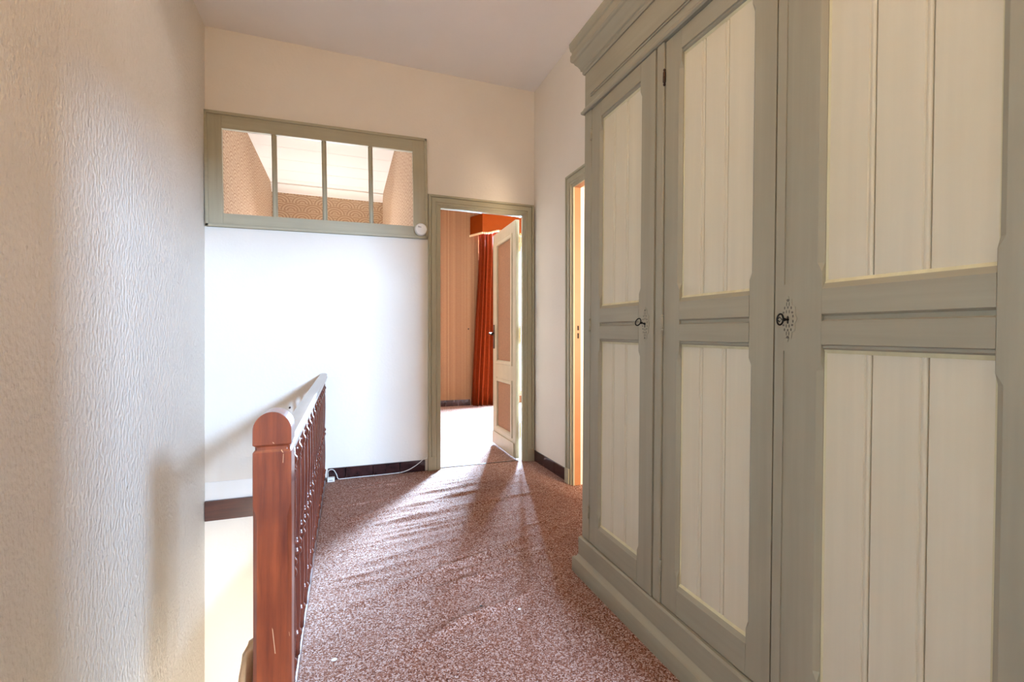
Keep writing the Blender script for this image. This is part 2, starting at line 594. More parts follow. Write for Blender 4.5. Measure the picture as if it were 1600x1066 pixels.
xs = [-0.178 + (XR + 0.178) * i / 44 for i in range(45)]
ys = [1.26 + (YB + 0.03 - 1.26) * i / 300 for i in range(301)]
fb = MB()
for yv in ys:
    for xv in xs:
        fb.v.append((xv, yv, carpet_z(xv, yv)))
for j in range(300):
    for i in range(44):
        a = j * 45 + i
        fb.f.append((a, a + 1, a + 46, a + 45))
fb.box(XL, XR, -0.6, 1.26, -0.10, 0.0)
fb.box(-0.178, XR, 1.26, YB + 0.05, -0.10, -0.02)
fl = struct(fb, 'floor', 'carpet', smooth=True, angle=0.9)
# carpet seam bar in the doorway
struct(MB().prism([(YB + 0.02, 0), (YB + 0.024, 0.004), (YB + 0.034, 0.004), (YB + 0.038, 0)], 'X', 0.753, 1.497), 'trim_threshold', 'bronze')

# landing edge over the stairwell and the brown strip on the back wall below floor level
struct(MB().box(-0.195, -0.178, 1.26, YB - 0.002, -0.21, 0.004), 'trim_landing_edge', 'wood_strip', bevel=0.004)
struct(MB().box(XL, -0.19, 1.26 - 0.04, 1.26, -0.21, 0.004), 'trim_landing_front_edge', 'wood_strip', bevel=0.004)
struct(MB().box(XL + 0.004, -0.19, YB - 0.024, YB, -0.205, -0.063), 'trim_stair_strip', 'wood_strip', bevel=0.003)
struct(MB().box(XL + 0.002, -0.19, YB - 0.006, YB, -0.063, 0.069), 'baseboard_stair', 'white', bevel=0.002)

# tiled baseboards


def tiles(name, spans, put):
    e = empty(name)
    e['kind'] = 'structure'
    g = MB()
    proto = None
    for a, c in spans:
        mb = MB()
        put(mb, a + 0.0022, c - 0.0022, 0.0, 0.013)
        mb.build('tile', 'tile', e, bevel=0.0015)
        put(g, a - 0.0022, c + 0.0022, 0.001, 0.007)
    g.build('grout', 'grout', e)
    return e


tiles('baseboard_back', [(-0.13, 0.0), (0.0, 0.208), (0.208, 0.417), (0.417, 0.624)],
      lambda m_, a, c, i, t: m_.box(a, c, YB - t, YB - 0.0005, 0.0, 0.092 - i))
tiles('baseboard_right', [(3.155, 3.383), (3.383, 3.60), (3.60, 3.815)],
      lambda m_, a, c, i, t: m_.box(XR - t, XR - 0.0005, a, c, 0.0, 0.094 - i))
tiles('baseboard_bedroom', [(0.70 + 0.21 * i, 0.91 + 0.21 * i) for i in range(6)],
      lambda m_, a, c, i, t: m_.box(a, c, YF - t, YF - 0.0005, -0.004, 0.095 - i))

# ---------------------------------------------------------------- door casings
CAS = [(0, 0), (0.105, 0), (0.105, 0.012), (0.083, 0.014), (0.083, 0.022), (0.074, 0.024), (0.070, 0.019), (0.064, 0.019), (0.060, 0.026),
       (0.030, 0.026), (0.026, 0.018), (0.020, 0.018), (0.017, 0.028), (0.004, 0.03), (0.0, 0.024)]
# measured from the outer edge (0) to the opening (0.105); second value is how far it stands off the wall


def casing(name, mat, matx, mapf, u0, u1, ztop, plinth=True):
    """u0,u1: outer edges along the wall; ztop: outer top"""
    e = empty(name)
    e['kind'] = 'structure'
    for (u, sgn) in ((u0, 1), (u1, -1)):
        mb = MB()
        for k_ in range(len(CAS)):
            pass
        n = len(CAS)
        for zend in (0, 1):
            for (a, off) in CAS:
                z = 0.0 if zend == 0 else ztop - a
                mb.v.append(mapf(u + sgn * a, off, z))
        for i in range(n):
            j = (i + 1) % n
            mb.f.append((i, j, n + j, n + i))
        mb.f.append(tuple(range(n)))
        mb.f.append(tuple(range(n, 2 * n)))
        mb.build('casing_side', mat, e)
        if plinth:
            pb = MB()
            p = [mapf(u + sgn * a, off, z) for z in (0.0, 0.115) for (a, off) in ((-0.002, 0.0), (0.066, 0.0), (0.066, 0.034), (-0.002, 0.034))]
            pb.v = p
            pb.f = [(0, 1, 2, 3), (4, 5, 6, 7), (0, 1, 5, 4), (1, 2, 6, 5), (2, 3, 7, 6), (3, 0, 4, 7)]
            pb.build('plinth_block', mat, e, bevel=0.004)
    mb = MB()
    n = len(CAS)
    for (u, sgn) in ((u0, 1), (u1, -1)):
        for (a, off) in CAS:
            mb.v.append(mapf(u + sgn * a, off, ztop - a))
    for i in range(n):
        j = (i + 1) % n
        mb.f.append((i, j, n + j, n + i))
    mb.f.append(tuple(range(n)))
    mb.f.append(tuple(range(n, 2 * n)))
    mb.build('casing_head', matx, e)
    return e


cz = casing('door_frame_1', 'trim_paint', 'trim_paint_x', lambda u, o, z: (u, YB - o, z), 0.648, 1.602, 2.312)
cz['kind'] = 'structure'
jm = MB()
jm.box(0.690, 0.754, YB + 0.0005, YB + 0.02, 0, 2.204).box(1.496, 1.58, YB + 0.0005, YB + 0.02, 0, 2.204).box(0.690, 1.58, YB + 0.0005, YB + 0.02, 2.204, 2.27)
jm.build('jamb', 'door_cream', cz)
cz = casing('door_frame_2', 'trim_paint', 'trim_paint', lambda u, o, z: (XR - o, u, z), 3.155, 2.195, 2.345) if False else None
cz = casing('door_frame_2', 'trim_paint', 'trim_paint', lambda u, o, z: (XR - o, u, z), 2.195, 3.155, 2.345)
jm = MB()
jm.box(XR, XR + 0.05, 3.05, 3.062, 0, 2.24).box(XR, XR + 0.05, 2.288, 2.30, 0, 2.24).box(XR, XR + 0.05, 2.288, 3.062, 2.24, 2.252)
jm.build('jamb', 'orange_lit_jamb', cz)
for z0, z1 in ((1.165, 1.20), (1.105, 1.145)):
    MB().box(XR + 0.022, XR + 0.036, 3.0485, 3.0502, z0, z1).build('strike_hole', 'dark', cz)

# ---------------------------------------------------------------- transom window
T0, T1, TB, TT = -0.948, 0.641, 1.922, 2.755
tw = empty('window_1', (-0.15, YB, 2.34), (0, -0.016, 0))
tw['kind'] = 'structure'


def tl(x, z):
    return x + 0.15, z - 2.34


def tbox(mb, x0, x1, y0, y1, z0, z1):
    a, c = tl(x0, z0)
    d, e_ = tl(x1, z1)
    return mb.box(a, d, y0, y1, c, e_)


GX0, GX1, GZ0, GZ1 = -0.838, 0.524, 2.022, 2.637
for a, c in ((T0, GX0), (GX1, T1)):
    tbox(MB(), a, c, -0.018, 0.016, TB, TT).build('stile', 'trim_paint', tw, bevel=0.002)
for a, c in ((GZ1, TT), (TB, GZ0)):
    tbox(MB(), GX0, GX1, -0.018, 0.016, a, c).build('rail', 'trim_paint_x', tw, bevel=0.002)
ml = MB()
for (x0, x1, z0, z1) in ((T0, T1, TT - 0.022, TT), (T0, T1, TB, TB + 0.022), (T0, T0 + 0.022, TB, TT), (T1 - 0.022, T1, TB, TT)):
    tbox(ml, x0, x1, -0.029, -0.018, z0, z1)
ml.build('edge_moulding', 'trim_paint_x', tw, bevel=0.004)
MX = [(-0.519, -0.484), (-0.172, -0.137), (0.174, 0.208)]
for a, c in MX:
    mb = MB()
    x0, z0 = tl(a, GZ0)
    x1, z1 = tl(c, GZ1)
    xm = (x0 + x1) / 2
    mb.prism([(x0, 0.016), (x0, 0.004), (xm - 0.006, -0.012), (xm + 0.006, -0.012), (x1, 0.004), (x1, 0.016)], 'Z', z0, z1)
    mb.build('glazing_bar', 'trim_paint', tw)
edges = [GX0] + [q for p in MX for q in p] + [GX1]
for i in range(0, 8, 2):
    mb = MB()
    tbox(mb, edges[i] - 0.003, edges[i + 1] + 0.003, 0.010, 0.013, GZ0 - 0.003, GZ1 + 0.003)
    mb.build('pane', 'glass', tw)

# smoke detector on its corner
sd = empty('smoke_detector', (0.583, YB - 0.030, 2.003))
tag(sd, 'round white smoke detector on lower right corner of the transom frame', 'detector')
MB().lathe([(0.050, 0.0), (0.050, -0.010), (0.048, -0.012)], 28, axis='Y').build('base', 'plastic', sd, smooth=True, angle=0.5)
MB().lathe([(0.046, -0.012), (0.049, -0.016), (0.048, -0.028), (0.042, -0.034), (0.0, -0.036)][:-1], 28, axis='Y').build('cover', 'plastic', sd, smooth=True, angle=0.5)
MB().lathe([(0.006, -0.033), (0.006, -0.0355), (0.004, -0.036)], 10, cx=0.02, cy=-0.02, axis='Y').build('test_button', 'grout', sd)
vb = MB()
for a in range(3):
    vb.box(-0.024 + a * 0.009, -0.020 + a * 0.009, -0.0356, -0.033, 0.012, 0.020)
vb.build('vent_slots', 'dark', sd)

# ---------------------------------------------------------------- bedroom door leaf, standing open
dl = empty('door_1', (1.4876, YB + 0.05, 0), (0, 0, math.radians(-0.8)))
dl['kind'] = 'structure'
dl['label'] = 'cream bedroom door standing open with orange woven panels'
LW, LT = 0.70, 0.036                              # leaf runs along local +Y, hall face is at x=-LT
Z0, Z1 = 0.012, 2.188
P = [(0.10, 0.585, 0.86, 2.075), (0.10, 0.585, 0.19, 0.70)]
for a, c in ((0, 0.10), (0.585, LW)):
    MB().box(-LT, 0, a, c, Z0, Z1).build('stile', 'door_cream', dl, bevel=0.002)
for a, c in ((Z0, 0.19), (0.70, 0.86), (2.075, Z1)):
    MB().box(-LT, 0, 0.10, 0.585, a, c).build('rail', 'door_cream', dl, bevel=0.002)
for (y0, y1, z0, z1) in P:
    MB().box(-LT + 0.012, -0.012, y0, y1, z0, z1).build('panel', 'door_panel', dl)
    mb = MB()
    wdt = 0.028
    for (a, c, d, e_) in ((y0 - 0.012, y1 + 0.012, z0 - 0.012, z0 + wdt), (y0 - 0.012, y1 + 0.012, z1 - wdt, z1 + 0.012)):
        mb.prism([(-LT - 0.009, d + 0.006), (-LT - 0.004, d), (-LT + 0.014, d), (-LT + 0.014, e_), (-LT + 0.004, e_), (-LT - 0.006, e_ - 0.012)], 'Y', a, c)
    for (a, c) in ((y0 - 0.012, y0 + wdt), (y1 - wdt, y1 + 0.012)):
        mb.box(-LT - 0.008, -LT + 0.014, a, c, z0 - 0.012, z1 + 0.012)
    mb.build('panel_moulding', 'door_cream', dl, bevel=0.003)
MB().box(-LT - 0.010, -LT, 0.03, LW, Z0 + 0.004, 0.145).build('kick_board', 'door_cream', dl, bevel=0.003)
hd = MB().box(-LT - 0.006, -LT, 0.645, 0.685, 1.0, 1.25).build('handle_plate', 'bronze', dl, bevel=0.003)
MB().tube([(-LT, 0.665, 1.16), (-LT - 0.045, 0.665, 1.16), (-LT - 0.055, 0.655, 1.158), (-LT - 0.055, 0.60, 1.15), (-LT - 0.05, 0.565, 1.145)], [0.009, 0.008, 0.009, 0.008, 0.010], 10).build('lever', 'bronze', hd, smooth=True)
for z in (0.27, 1.14, 1.98):
    hb = MB().lathe([(0.003, -0.085), (0.007, -0.078), (0.004, -0.068), (0.008, -0.062), (0.008, -0.002), (0.006, 0.0), (0.008, 0.002), (0.008, 0.062), (0.004, 0.068), (0.007, 0.078), (0.003, 0.085)], 12, cx=0.006, cy=-0.010)
    hb.v = [(a, c, d + z) for a, c, d in hb.v]
    hb.build('hinge', 'brass', dl, smooth=True, angle=0.6)

# ---------------------------------------------------------------- bedroom window, curtain and pelmet
bw = empty('window_2')
bw['kind'] = 'structure'
mb = MB()
mb.box(2.32, 2.38, YF + 0.10, YF + 0.16, 0.12, 2.80).box(3.36, 3.42, YF + 0.10, YF + 0.16, 0.12, 2.80)
mb.box(2.38, 3.36, YF + 0.10, YF + 0.16, 2.74, 2.80).box(2.38, 3.36, YF + 0.10, YF + 0.16, 0.12, 0.19)
mb.build('frame', 'door_cream', bw, bevel=0.003)
MB().box(2.80, 2.90, YF + 0.09, YF + 0.16, 0.19, 2.74).build('mullion', 'door_cream', bw, bevel=0.004)
for a, c in ((2.38, 2.80), (2.90, 3.36)):
    MB().box(a, c, YF + 0.12, YF + 0.125, 0.19, 2.74).build('pane', 'glass', bw)

# end windows of the other rooms


def small_window(name, mapf, u0, u1, z0, z1):
    e = empty(name)
    e['kind'] = 'structure'

    def bx(mb, a, c, d0, d1, p, q):
        A, B = mapf(a, d0, p), mapf(c, d1, q)
        return mb.box(A[0], B[0], A[1], B[1], A[2], B[2])
    mb = MB()
    t = 0.012
    bx(mb, u0, u0 + t, 0.02, 0.06, z0, z1)
    bx(mb, u1 - t, u1, 0.02, 0.06, z0, z1)
    bx(mb, u0 + t, u1 - t, 0.02, 0.06, z0, z0 + t)
    bx(mb, u0 + t, u1 - t, 0.02, 0.06, z1 - t, z1)
    mb.build('frame', 'white', e)
    bx(MB(), u0 + t, u1 - t, 0.035, 0.039, z0 + t, z1 - t).build('pane', 'glass', e)


small_window('window_3', lambda u, d, z: (u, -2.5 - d, z), 1.37, 1.63, 1.73, 2.13)
small_window('window_4', lambda u, d, z: (u, 0.3 - d, z), 1.95, 2.95, 0.8, 2.4)
small_window('window_5', lambda u, d, z: (u, YF + d, z), -0.62, 0.18, 0.75, 1.85)

# curtain: pleated sheet with thickness
cb = MB()
n = 96
path = [(1.975, 7.381), (1.975, 7.32)]
for i in range(n + 1):
    t = i / n
    x = 1.975 + 0.53 * t
    ph = 2 * PI * (t * 6.2 + 0.30 * math.sin(5 * t))
    amp = 0.062 + 0.022 * math.sin(11 * t + 1)
    path.append((x + 0.018 * math.sin(2 * ph), 7.20 + amp * math.sin(ph)))
zs = [0.004, 0.3, 0.8, 1.4, 2.0, 2.5, 2.92]
for z in zs:
    g = 1 - 0.35 * (z / 2.92)
    for (x, yv) in path:
        q = min(1.0, z / 2.5)
        cb.v.append((x + 0.13 * q * max(0.0, 2.51 - x) / 0.53 + 0.004 * math.sin(z * 3 + x * 20), 7.23 + (yv - 7.20) * (1.0 if yv > 7.28 else 0.6 + 0.4 * g), z))
n = len(path) - 1
for j in range(len(zs) - 1):
    for i in range(n):
        a = j * (n + 1) + i
        cb.f.append((a, a + 1, a + n + 2, a + n + 1))
cur = cb.build('curtain', 'curtain', smooth=True)
so = cur.modifiers.new('thickness', 'SOLIDIFY')
so.thickness = 0.004
tag(cur, 'rust orange pleated curtain hanging to the carpet beside the open bedroom door', 'curtain')

pl = empty('pelmet', (0, 0, 0))
tag(pl, 'rust orange cloth pelmet with scalloped pompon edge above the bedroom curtain', 'pelmet')
outl = [(1.955, 7.385), (2.085, 7.10), (3.75, 7.10), (3.90, 7.385)]


def scal(s):
    return 2.835 + 0.055 * (0.5 - 0.5 * math.cos(2 * PI * max(0.0, s - 0.33) / 0.55)) ** 1.5


pts, acc = [], 0
for (a, c) in zip(outl, outl[1:]):
    L = math.dist(a, c)
    kk = max(4, int(L / 0.03))
    for i in range(kk):
        t = i / kk
        pts.append((a[0] + (c[0] - a[0]) * t, a[1] + (c[1] - a[1]) * t, acc + L * t))
    acc += L
pts.append((*outl[-1], acc))
pb = MB()
for (x, yv, s_) in pts:
    pb.v += [(x, yv, scal(s_)), (x, yv, 3.135)]
for i in range(len(pts) - 1):
    pb.f.append((2 * i, 2 * i + 2, 2 * i + 3, 2 * i + 1))
po = pb.build('valance', 'pelmet', pl)
so = po.modifiers.new('thickness', 'SOLIDIFY')
so.thickness = 0.012
so.offset = -1
MB().prism([(1.97, 7.385), (2.09, 7.115), (3.745, 7.115), (3.885, 7.385)], 'Z', 3.11, 3.135).build('top_board', 'door_cream', pl)
me = None
s_ = 0.0
ball = None
for (x, yv, s_) in [p for i, p in enumerate(pts) if i % 1 == 0][:46]:
    if ball is None:
        ball = MB().lathe([(0.006, -0.020), (0.014, -0.012), (0.015, 0), (0.012, 0.010), (0.004, 0.016)], 8).build('pompon', 'fringe', pl, smooth=True)
        ball.location = (x - 0.006, yv - 0.006, scal(s_) - 0.012)
    else:
        dup(ball, pl, (x - 0.003, yv - 0.009, scal(s_) - 0.012))
hk = MB().lathe([(0.012, 0), (0.012, -0.004), (0.006, -0.006), (0.006, -0.022), (0.010, -0.026), (0.006, -0.030)], 12, axis='Y', off=(1.925, YF, 1.27)).build('curtain_hook', 'bronze', smooth=True)
tag(hk, 'small dark hook on striped wallpaper left of the curtain', 'hook')

# ---------------------------------------------------------------- stair railing
rl = empty('stair_railing', (-0.16, 1.22, 0))
tag(rl, 'reddish varnished wooden stair railing with turned balusters and round topped newel', 'railing')
# newel: local x -0.04..0.04, y -0.0375..0.0375, arched top
hw, hy = 0.0405, 0.037


def newel_section(ch):
    return [(-hw + ch, -hy), (hw - ch, -hy), (hw, -hy + ch), (hw, hy - ch), (hw - ch, hy), (-hw + ch, hy), (-hw, hy - ch), (-hw, -hy + ch)]


nb = MB()
levels = [(-0.55, 0.009), (0.685, 0.009), (0.715, 0.0015), (0.838, 0.0015), (0.843, 0.0055), (0.850, 0.0055), (0.855, 0.0015)]
for z, ch in levels:
    inset = 0.004 if 0.840 < z < 0.852 else 0.0
    for (x, yv) in newel_section(ch):
        nb.v.append((x * (1 - inset / hw), yv * (1 - inset / hy), z))
k = len(levels)
for j in range(k - 1):
    for i in range(8):
        q = (i + 1) % 8
        nb.f.append((j * 8 + i, j * 8 + q, (j + 1) * 8 + q, (j + 1) * 8 + i))
nb.f.append(tuple(reversed(range(8))))
nb.f.append(tuple(range((k - 1) * 8, k * 8)))
# arched head
arch = [(-hw, 0.855), (hw, 0.855), (hw, 0.888)]
for i in range(1, 20):
    a = PI * i / 20
    arch.append((hw * math.cos(a), 0.888 + 0.043 * math.sin(a)))
arch.append((-hw, 0.888))
nb.prism(arch, 'Y', -hy, hy)
nb.build('newel_post', 'wood', rl, bevel=0.0025)
# handrail (moulded section) along +Y
Lr = YB - 1.22 - 0.002
hr = [(-0.020, 0.780), (0.020, 0.780), (0.021, 0.794), (0.026, 0.797), (0.027, 0.808), (0.023, 0.812), (0.023, 0.816), (0.026, 0.822), (0.022, 0.831), (0.012, 0.835),
      (-0.012, 0.835), (-0.022, 0.831), (-0.026, 0.822), (-0.023, 0.816), (-0.023, 0.812), (-0.027, 0.808), (-0.026, 0.797), (-0.021, 0.794)]
MB().prism(hr, 'Y', hy, Lr).build('handrail', 'wood_rail', rl, smooth=True, angle=0.6)
MB().box(-0.017, 0.017, hy, Lr, 0.0045, 0.029).build('base_rail', 'wood_strip', rl, bevel=0.006)
prof = [(0.011, 0.028), (0.011, 0.070), (0.0125, 0.078), (0.0145, 0.084), (0.0125, 0.089), (0.0165, 0.095), (0.0178, 0.101), (0.0155, 0.108), (0.010, 0.114), (0.010, 0.12),
        (0.0125, 0.20), (0.0120, 0.28), (0.0095, 0.360), (0.0105, 0.366), (0.0155, 0.374), (0.0168, 0.380), (0.0150, 0.387), (0.0105, 0.393), (0.0105, 0.399), (0.0150, 0.405), (0.0172, 0.412), (0.0150, 0.419), (0.0105, 0.425), (0.0090, 0.432),
        (0.0115, 0.50), (0.0135, 0.58), (0.0125, 0.66), (0.0105, 0.690), (0.0140, 0.695), (0.0110, 0.700), (0.0145, 0.706), (0.0115, 0.712), (0.0165, 0.722), (0.0180, 0.730), (0.0155, 0.738), (0.0100, 0.745), (0.0100, 0.787)]
bal = None
for i in range(16):
    yl = 0.175 + i * 0.1565
    if bal is None:
        bal = MB().lathe(prof, 14).build('baluster', 'wood_turned', rl, smooth=True)
        bal.location = (0.004, yl, 0)
    else:
        dup(bal, rl, (0.004, yl, 0))
# curved start of the lower flight's handrail behind the newel
low = [(-0.030, 0.02, 0.375), (-0.045, 0.03, 0.36), (-0.056, 0.04, 0.33), (-0.064, 0.05, 0.28), (-0.075, 0.07, 0.20), (-0.11, 0.14, 0.08), (-0.16, 0.30, -0.12)]
MB().tube(low, [0.012, 0.018, 0.020, 0.020, 0.02, 0.02, 0.02], 10).build('lower_handrail', 'wood_light', rl, smooth=True)

# little hook / nail in the back wall beside the railing
nl = MB().lathe([(0.007, 0), (0.007, -0.003), (0.003, -0.004), (0.003, -0.016), (0.007, -0.018), (0.005, -0.021)], 10, axis='Y', off=(-0.397, YB, 0.58)).build('wall_nail', 'bronze', smooth=True)
tag(nl, 'small dark nail in white wall just left of the handrail', 'nail')

# ---------------------------------------------------------------- telephone box and cable on the tiles
tb = empty('junction_box', (-0.105, YB - 0.05, 0))
tag(tb, 'small white junction box on carpet at the far end of the railing', 'box')
MB().box(-0.026, 0.026, -0.018, 0.018, 0.001, 0.034).build('body', 'plastic', tb, bevel=0.003)
lb = MB()
for i in range(7):
    lb.box(-0.013 + i * 0.0038, -0.0105 + i * 0.0038, -0.0185, -0.0178, 0.011, 0.0165 + 0.002 * (i % 2))
lb.build('printed_mark', 'dark', tb)
cable = [(-0.128, YB - 0.024, 0.03), (-0.125, YB - 0.022, 0.075), (-0.105, YB - 0.020, 0.085), (-0.085, YB - 0.020, 0.078), (-0.066, YB - 0.024, 0.045), (-0.055, YB - 0.026, 0.012), (-0.03, YB - 0.024, 0.006),
         (0.05, YB - 0.019, 0.006), (0.15, YB - 0.022, 0.007), (0.25, YB - 0.019, 0.006), (0.34, YB - 0.019, 0.007), (0.42, YB - 0.018, 0.009), (0.48, YB - 0.018, 0.022), (0.53, YB - 0.0175, 0.045), (0.575, YB - 0.017, 0.074), (0.605, YB - 0.012, 0.095), (0.64, YB - 0.006, 0.104)]
cc = []
for i in range(len(cable) - 1):                    # Catmull-Rom
    p0, p1, p2, p3 = [Vector(cable[max(0, min(len(cable) - 1, i + d))]) for d in (-1, 0, 1, 2)]
    for t in (0, 0.33, 0.66):
        cc.append(0.5 * ((2 * p1) + (p2 - p0) * t + (2 * p0 - 5 * p1 + 4 * p2 - p3) * t * t + (3 * p1 - p0 - 3 * p2 + p3) * t ** 3))
cc.append(Vector(cable[-1]))
cbl = MB().tube(cc, 0.0028, 8).build('cable', 'plastic', smooth=True)
tag(cbl, 'thin white cable running along the dark tile baseboard up to the door casing', 'cable')

# flakes of paint lying on the carpet
for i, (x, yv, sz, lab) in enumerate([(0.255, 1.445, 0.008, 'small white paint flake on carpet nearest the camera'),
                                      (-0.037, 1.675, 0.010, 'pale paint flake on carpet close to the balusters'),
                                      (0.665, 1.73, 0.009, 'white paint flake on carpet in front of the wardrobe'),
                                      (0.31, 2.52, 0.007, 'white paint flake on carpet in front of the folded carpet wrinkle'),
                                      (0.823, 3.472, 0.007, 'dark crumb on the sunlit carpet just inside the bedroom doorway beam'),
                                      (1.292, 3.185, 0.007, 'dark crumb on carpet between the door gap beam and the side door'),
                                      (1.054, 2.991, 0.008, 'dark crumb on carpet in the light beam from the door gap'),
                                      (0.524, 1.803, 0.006, 'dark crumb on carpet by the near carpet fold')]):
    mb = MB()
    k_ = 7
    z = carpet_z(x, yv) + 0.001
    top = []
    for zz in (z, z + 0.002):
        for j in range(k_):
            a = 2 * PI * j / k_ + i
            r_ = sz * (0.6 + 0.4 * math.sin(3 * j + i * 2.1) ** 2)
            mb.v.append((x + r_ * math.cos(a), yv + 0.7 * r_ * math.sin(a), zz))
    for j in range(k_):
        q = (j + 1) % k_
        mb.f.append((j, q, k_ + q, k_ + j))
    mb.f += [tuple(reversed(range(k_))), tuple(range(k_, 2 * k_))]
    if 'crumb' in lab:
        tag(mb.build('crumb', 'dark'), lab, 'crumb', 'dark crumbs on the carpet')
    else:
        tag(mb.build('paint_flake', 'plastic'), lab, 'flake', 'paint flakes on the carpet')

# ---------------------------------------------------------------- wardrobe
# local: x = 0 at the front face (+x to the wall), y = measured length, z up; tips very slightly on the sagging floor
wd = empty('wardrobe', (1.044, 2.0, 0.0), (0.014, 0, 0))
tag(wd, 'tall grey-green painted three door wardrobe with cream plank panels', 'wardrobe')
DEP = 0.565


def Y(v):
    return v - 2.0


YL, YR = 1.90, 0.335                               # left (far) and right (near) ends


def wb(mb, x0, x1, y0, y1, z0, z1):
    return mb.box(x0, x1, Y(y0), Y(y1), z0, z1)


mb = MB()
wb(mb, 0, DEP, YL - 0.025, YL, 0.08, 2.40)
mb.build('side_panel', 'paint', wd, bevel=0.002)
wb(MB(), 0, DEP, YR, YR + 0.025, 0.08, 2.40).build('side_panel', 'paint', wd, bevel=0.002)
wb(MB(), 0.03, DEP, YR + 0.025, YL - 0.025, 2.38, 2.40).build('top_panel', 'paint_y', wd)
wb(MB(), DEP - 0.015, DEP, YR + 0.025, YL - 0.025, 0.08, 2.38).build('back_panel', 'paint', wd)
wb(MB(), 0.03, DEP - 0.015, YR + 0.025, YL - 0.025, 0.13, 0.16).build('bottom_panel', 'paint_y', wd)
mb = MB()
wb(mb, -0.001, 0.03, 1.838, YL + 0.001, 0.178, 2.142)
mb.build('corner_post', 'paint', wd, bevel=0.003)
wb(MB(), -0.001, 0.03, YR - 0.001, 0.382, 0.178, 2.142).build('corner_post', 'paint', wd, bevel=0.003)
wb(MB(), -0.006, 0.035, 1.334, 1.371, 0.178, 2.142).build('middle_post', 'paint', wd, bevel=0.003)
# dark interior right behind the gaps is left to real depth
wb(MB(), -0.001, 0.03, YR, YL, 2.142, 2.345).build('frieze', 'paint_y', wd, bevel=0.002)
mb = MB()
for z in (2.199, 2.211):
    mb.prism([(-0.0015, z), (-0.005, z + 0.001), (-0.005, z + 0.005), (-0.0015, z + 0.006)], 'Y', Y(YR + 0.03), Y(1.845))
mb.build('frieze_bead', 'paint_y', wd)


def wrap(mb, prof, ret):
    """moulding on front and both ends: prof of (outward, z); mitred corners"""
    n = len(prof)
    ring = []
    for (yc, sg) in ((YL, 1), (YR, -1)):
        pass
    paths = []
    for (p, z) in prof:
        paths.append([(DEP, Y(YL) + p, z), (-p, Y(YL) + p, z), (-p, Y(YR) - p, z), (DEP, Y(YR) - p, z)])
    base = len(mb.v)
    for q in range(4):
        for i in range(n):
            mb.v.append(paths[i][q])
    for q in range(3):
        for i in range(n):
            j = (i + 1) % n
            mb.f.append((base + q * n + i, base + q * n + j, base + (q + 1) * n + j, base + (q + 1) * n + i))
    mb.f.append(tuple(base + i for i in range(n)))
    mb.f.append(tuple(base + 3 * n + i for i in range(n)))
    return mb


corn = [(-0.01, 2.326), (0.006, 2.326), (0.010, 2.332), (0.010, 2.342), (0.016, 2.346), (0.018, 2.356), (0.026, 2.370), (0.036, 2.382), (0.040, 2.392), (0.047, 2.396), (0.052, 2.404), (0.052, 2.428), (0.047, 2.434), (0.047, 2.444), (0.052, 2.450), (0.056, 2.470), (0.056, 2.486), (-0.01, 2.486)]
wrap(MB(), corn, 1).build('cornice', 'paint_y', wd, smooth=True, angle=0.45)
led = [(-0.005, 2.143), (0.010, 2.143), (0.015, 2.148), (0.015, 2.156), (0.008, 2.162), (0.004, 2.172), (-0.005, 2.172)]
wrap(MB(), led, 1).build('ledge_moulding', 'paint_y', wd, smooth=True, angle=0.6)
bs = [(-0.01, 0.086), (0.013, 0.086), (0.013, 0.168), (0.008, 0.1755), (-0.01, 0.1755)]
wrap(MB(), bs, 1).build('base_rail', 'paint_y', wd, smooth=True, angle=0.4)
pn = [(-0.01, 0.004), (0.034, 0.004), (0.035, 0.010), (0.035, 0.064), (0.032, 0.072), (0.024, 0.076), (0.018, 0.081), (0.013, 0.091), (-0.01, 0.091)]
wrap(MB(), pn, 1).build('plinth', 'paint_y', wd, smooth=True, angle=0.5)

DZ0, DZ1 = 0.180, 2.138
UP = (1.247, 2.062)                                # upper panel
LO = (0.278, 1.093)                                # lower panel
TH = 0.026


def chamfered_stile(mb, ya, yb, inner, z0, z1, stops):
    """vertical member between local ya<yb; inner=+1 chamfer at yb, -1 at ya; stops: z ranges of the chamfer"""
    zz = [z0]
    for a, c in stops:
        zz += [a, a + 0.02, c - 0.02, c]
    zz.append(z1)
    zz = sorted(set(zz))

    def ch(z):
        for a, c in stops:
            if a + 0.019 <= z <= c - 0.019:
                return 0.011
        return 0.0012
    n0 = len(mb.v)
    for z in zz:
        c_ = ch(z)
        if inner > 0:
            sec = [(0, ya), (0, yb - c_), (c_ * 0.9, yb), (TH, yb), (TH, ya)]
        else:
            sec = [(0, yb), (0, ya + c_), (c_ * 0.9, ya), (TH, ya), (TH, yb)]
        for (x, yv) in sec:
            mb.v.append((x, yv, z))
    for j in range(len(zz) - 1):
        for i in range(5):
            k2 = (i + 1) % 5
            mb.f.append((n0 + j * 5 + i, n0 + j * 5 + k2, n0 + (j + 1) * 5 + k2, n0 + (j + 1) * 5 + i))
    mb.f.append(tuple(n0 + i for i in range(5)))
    mb.f.append(tuple(n0 + (len(zz) - 1) * 5 + i for i in range(5)))


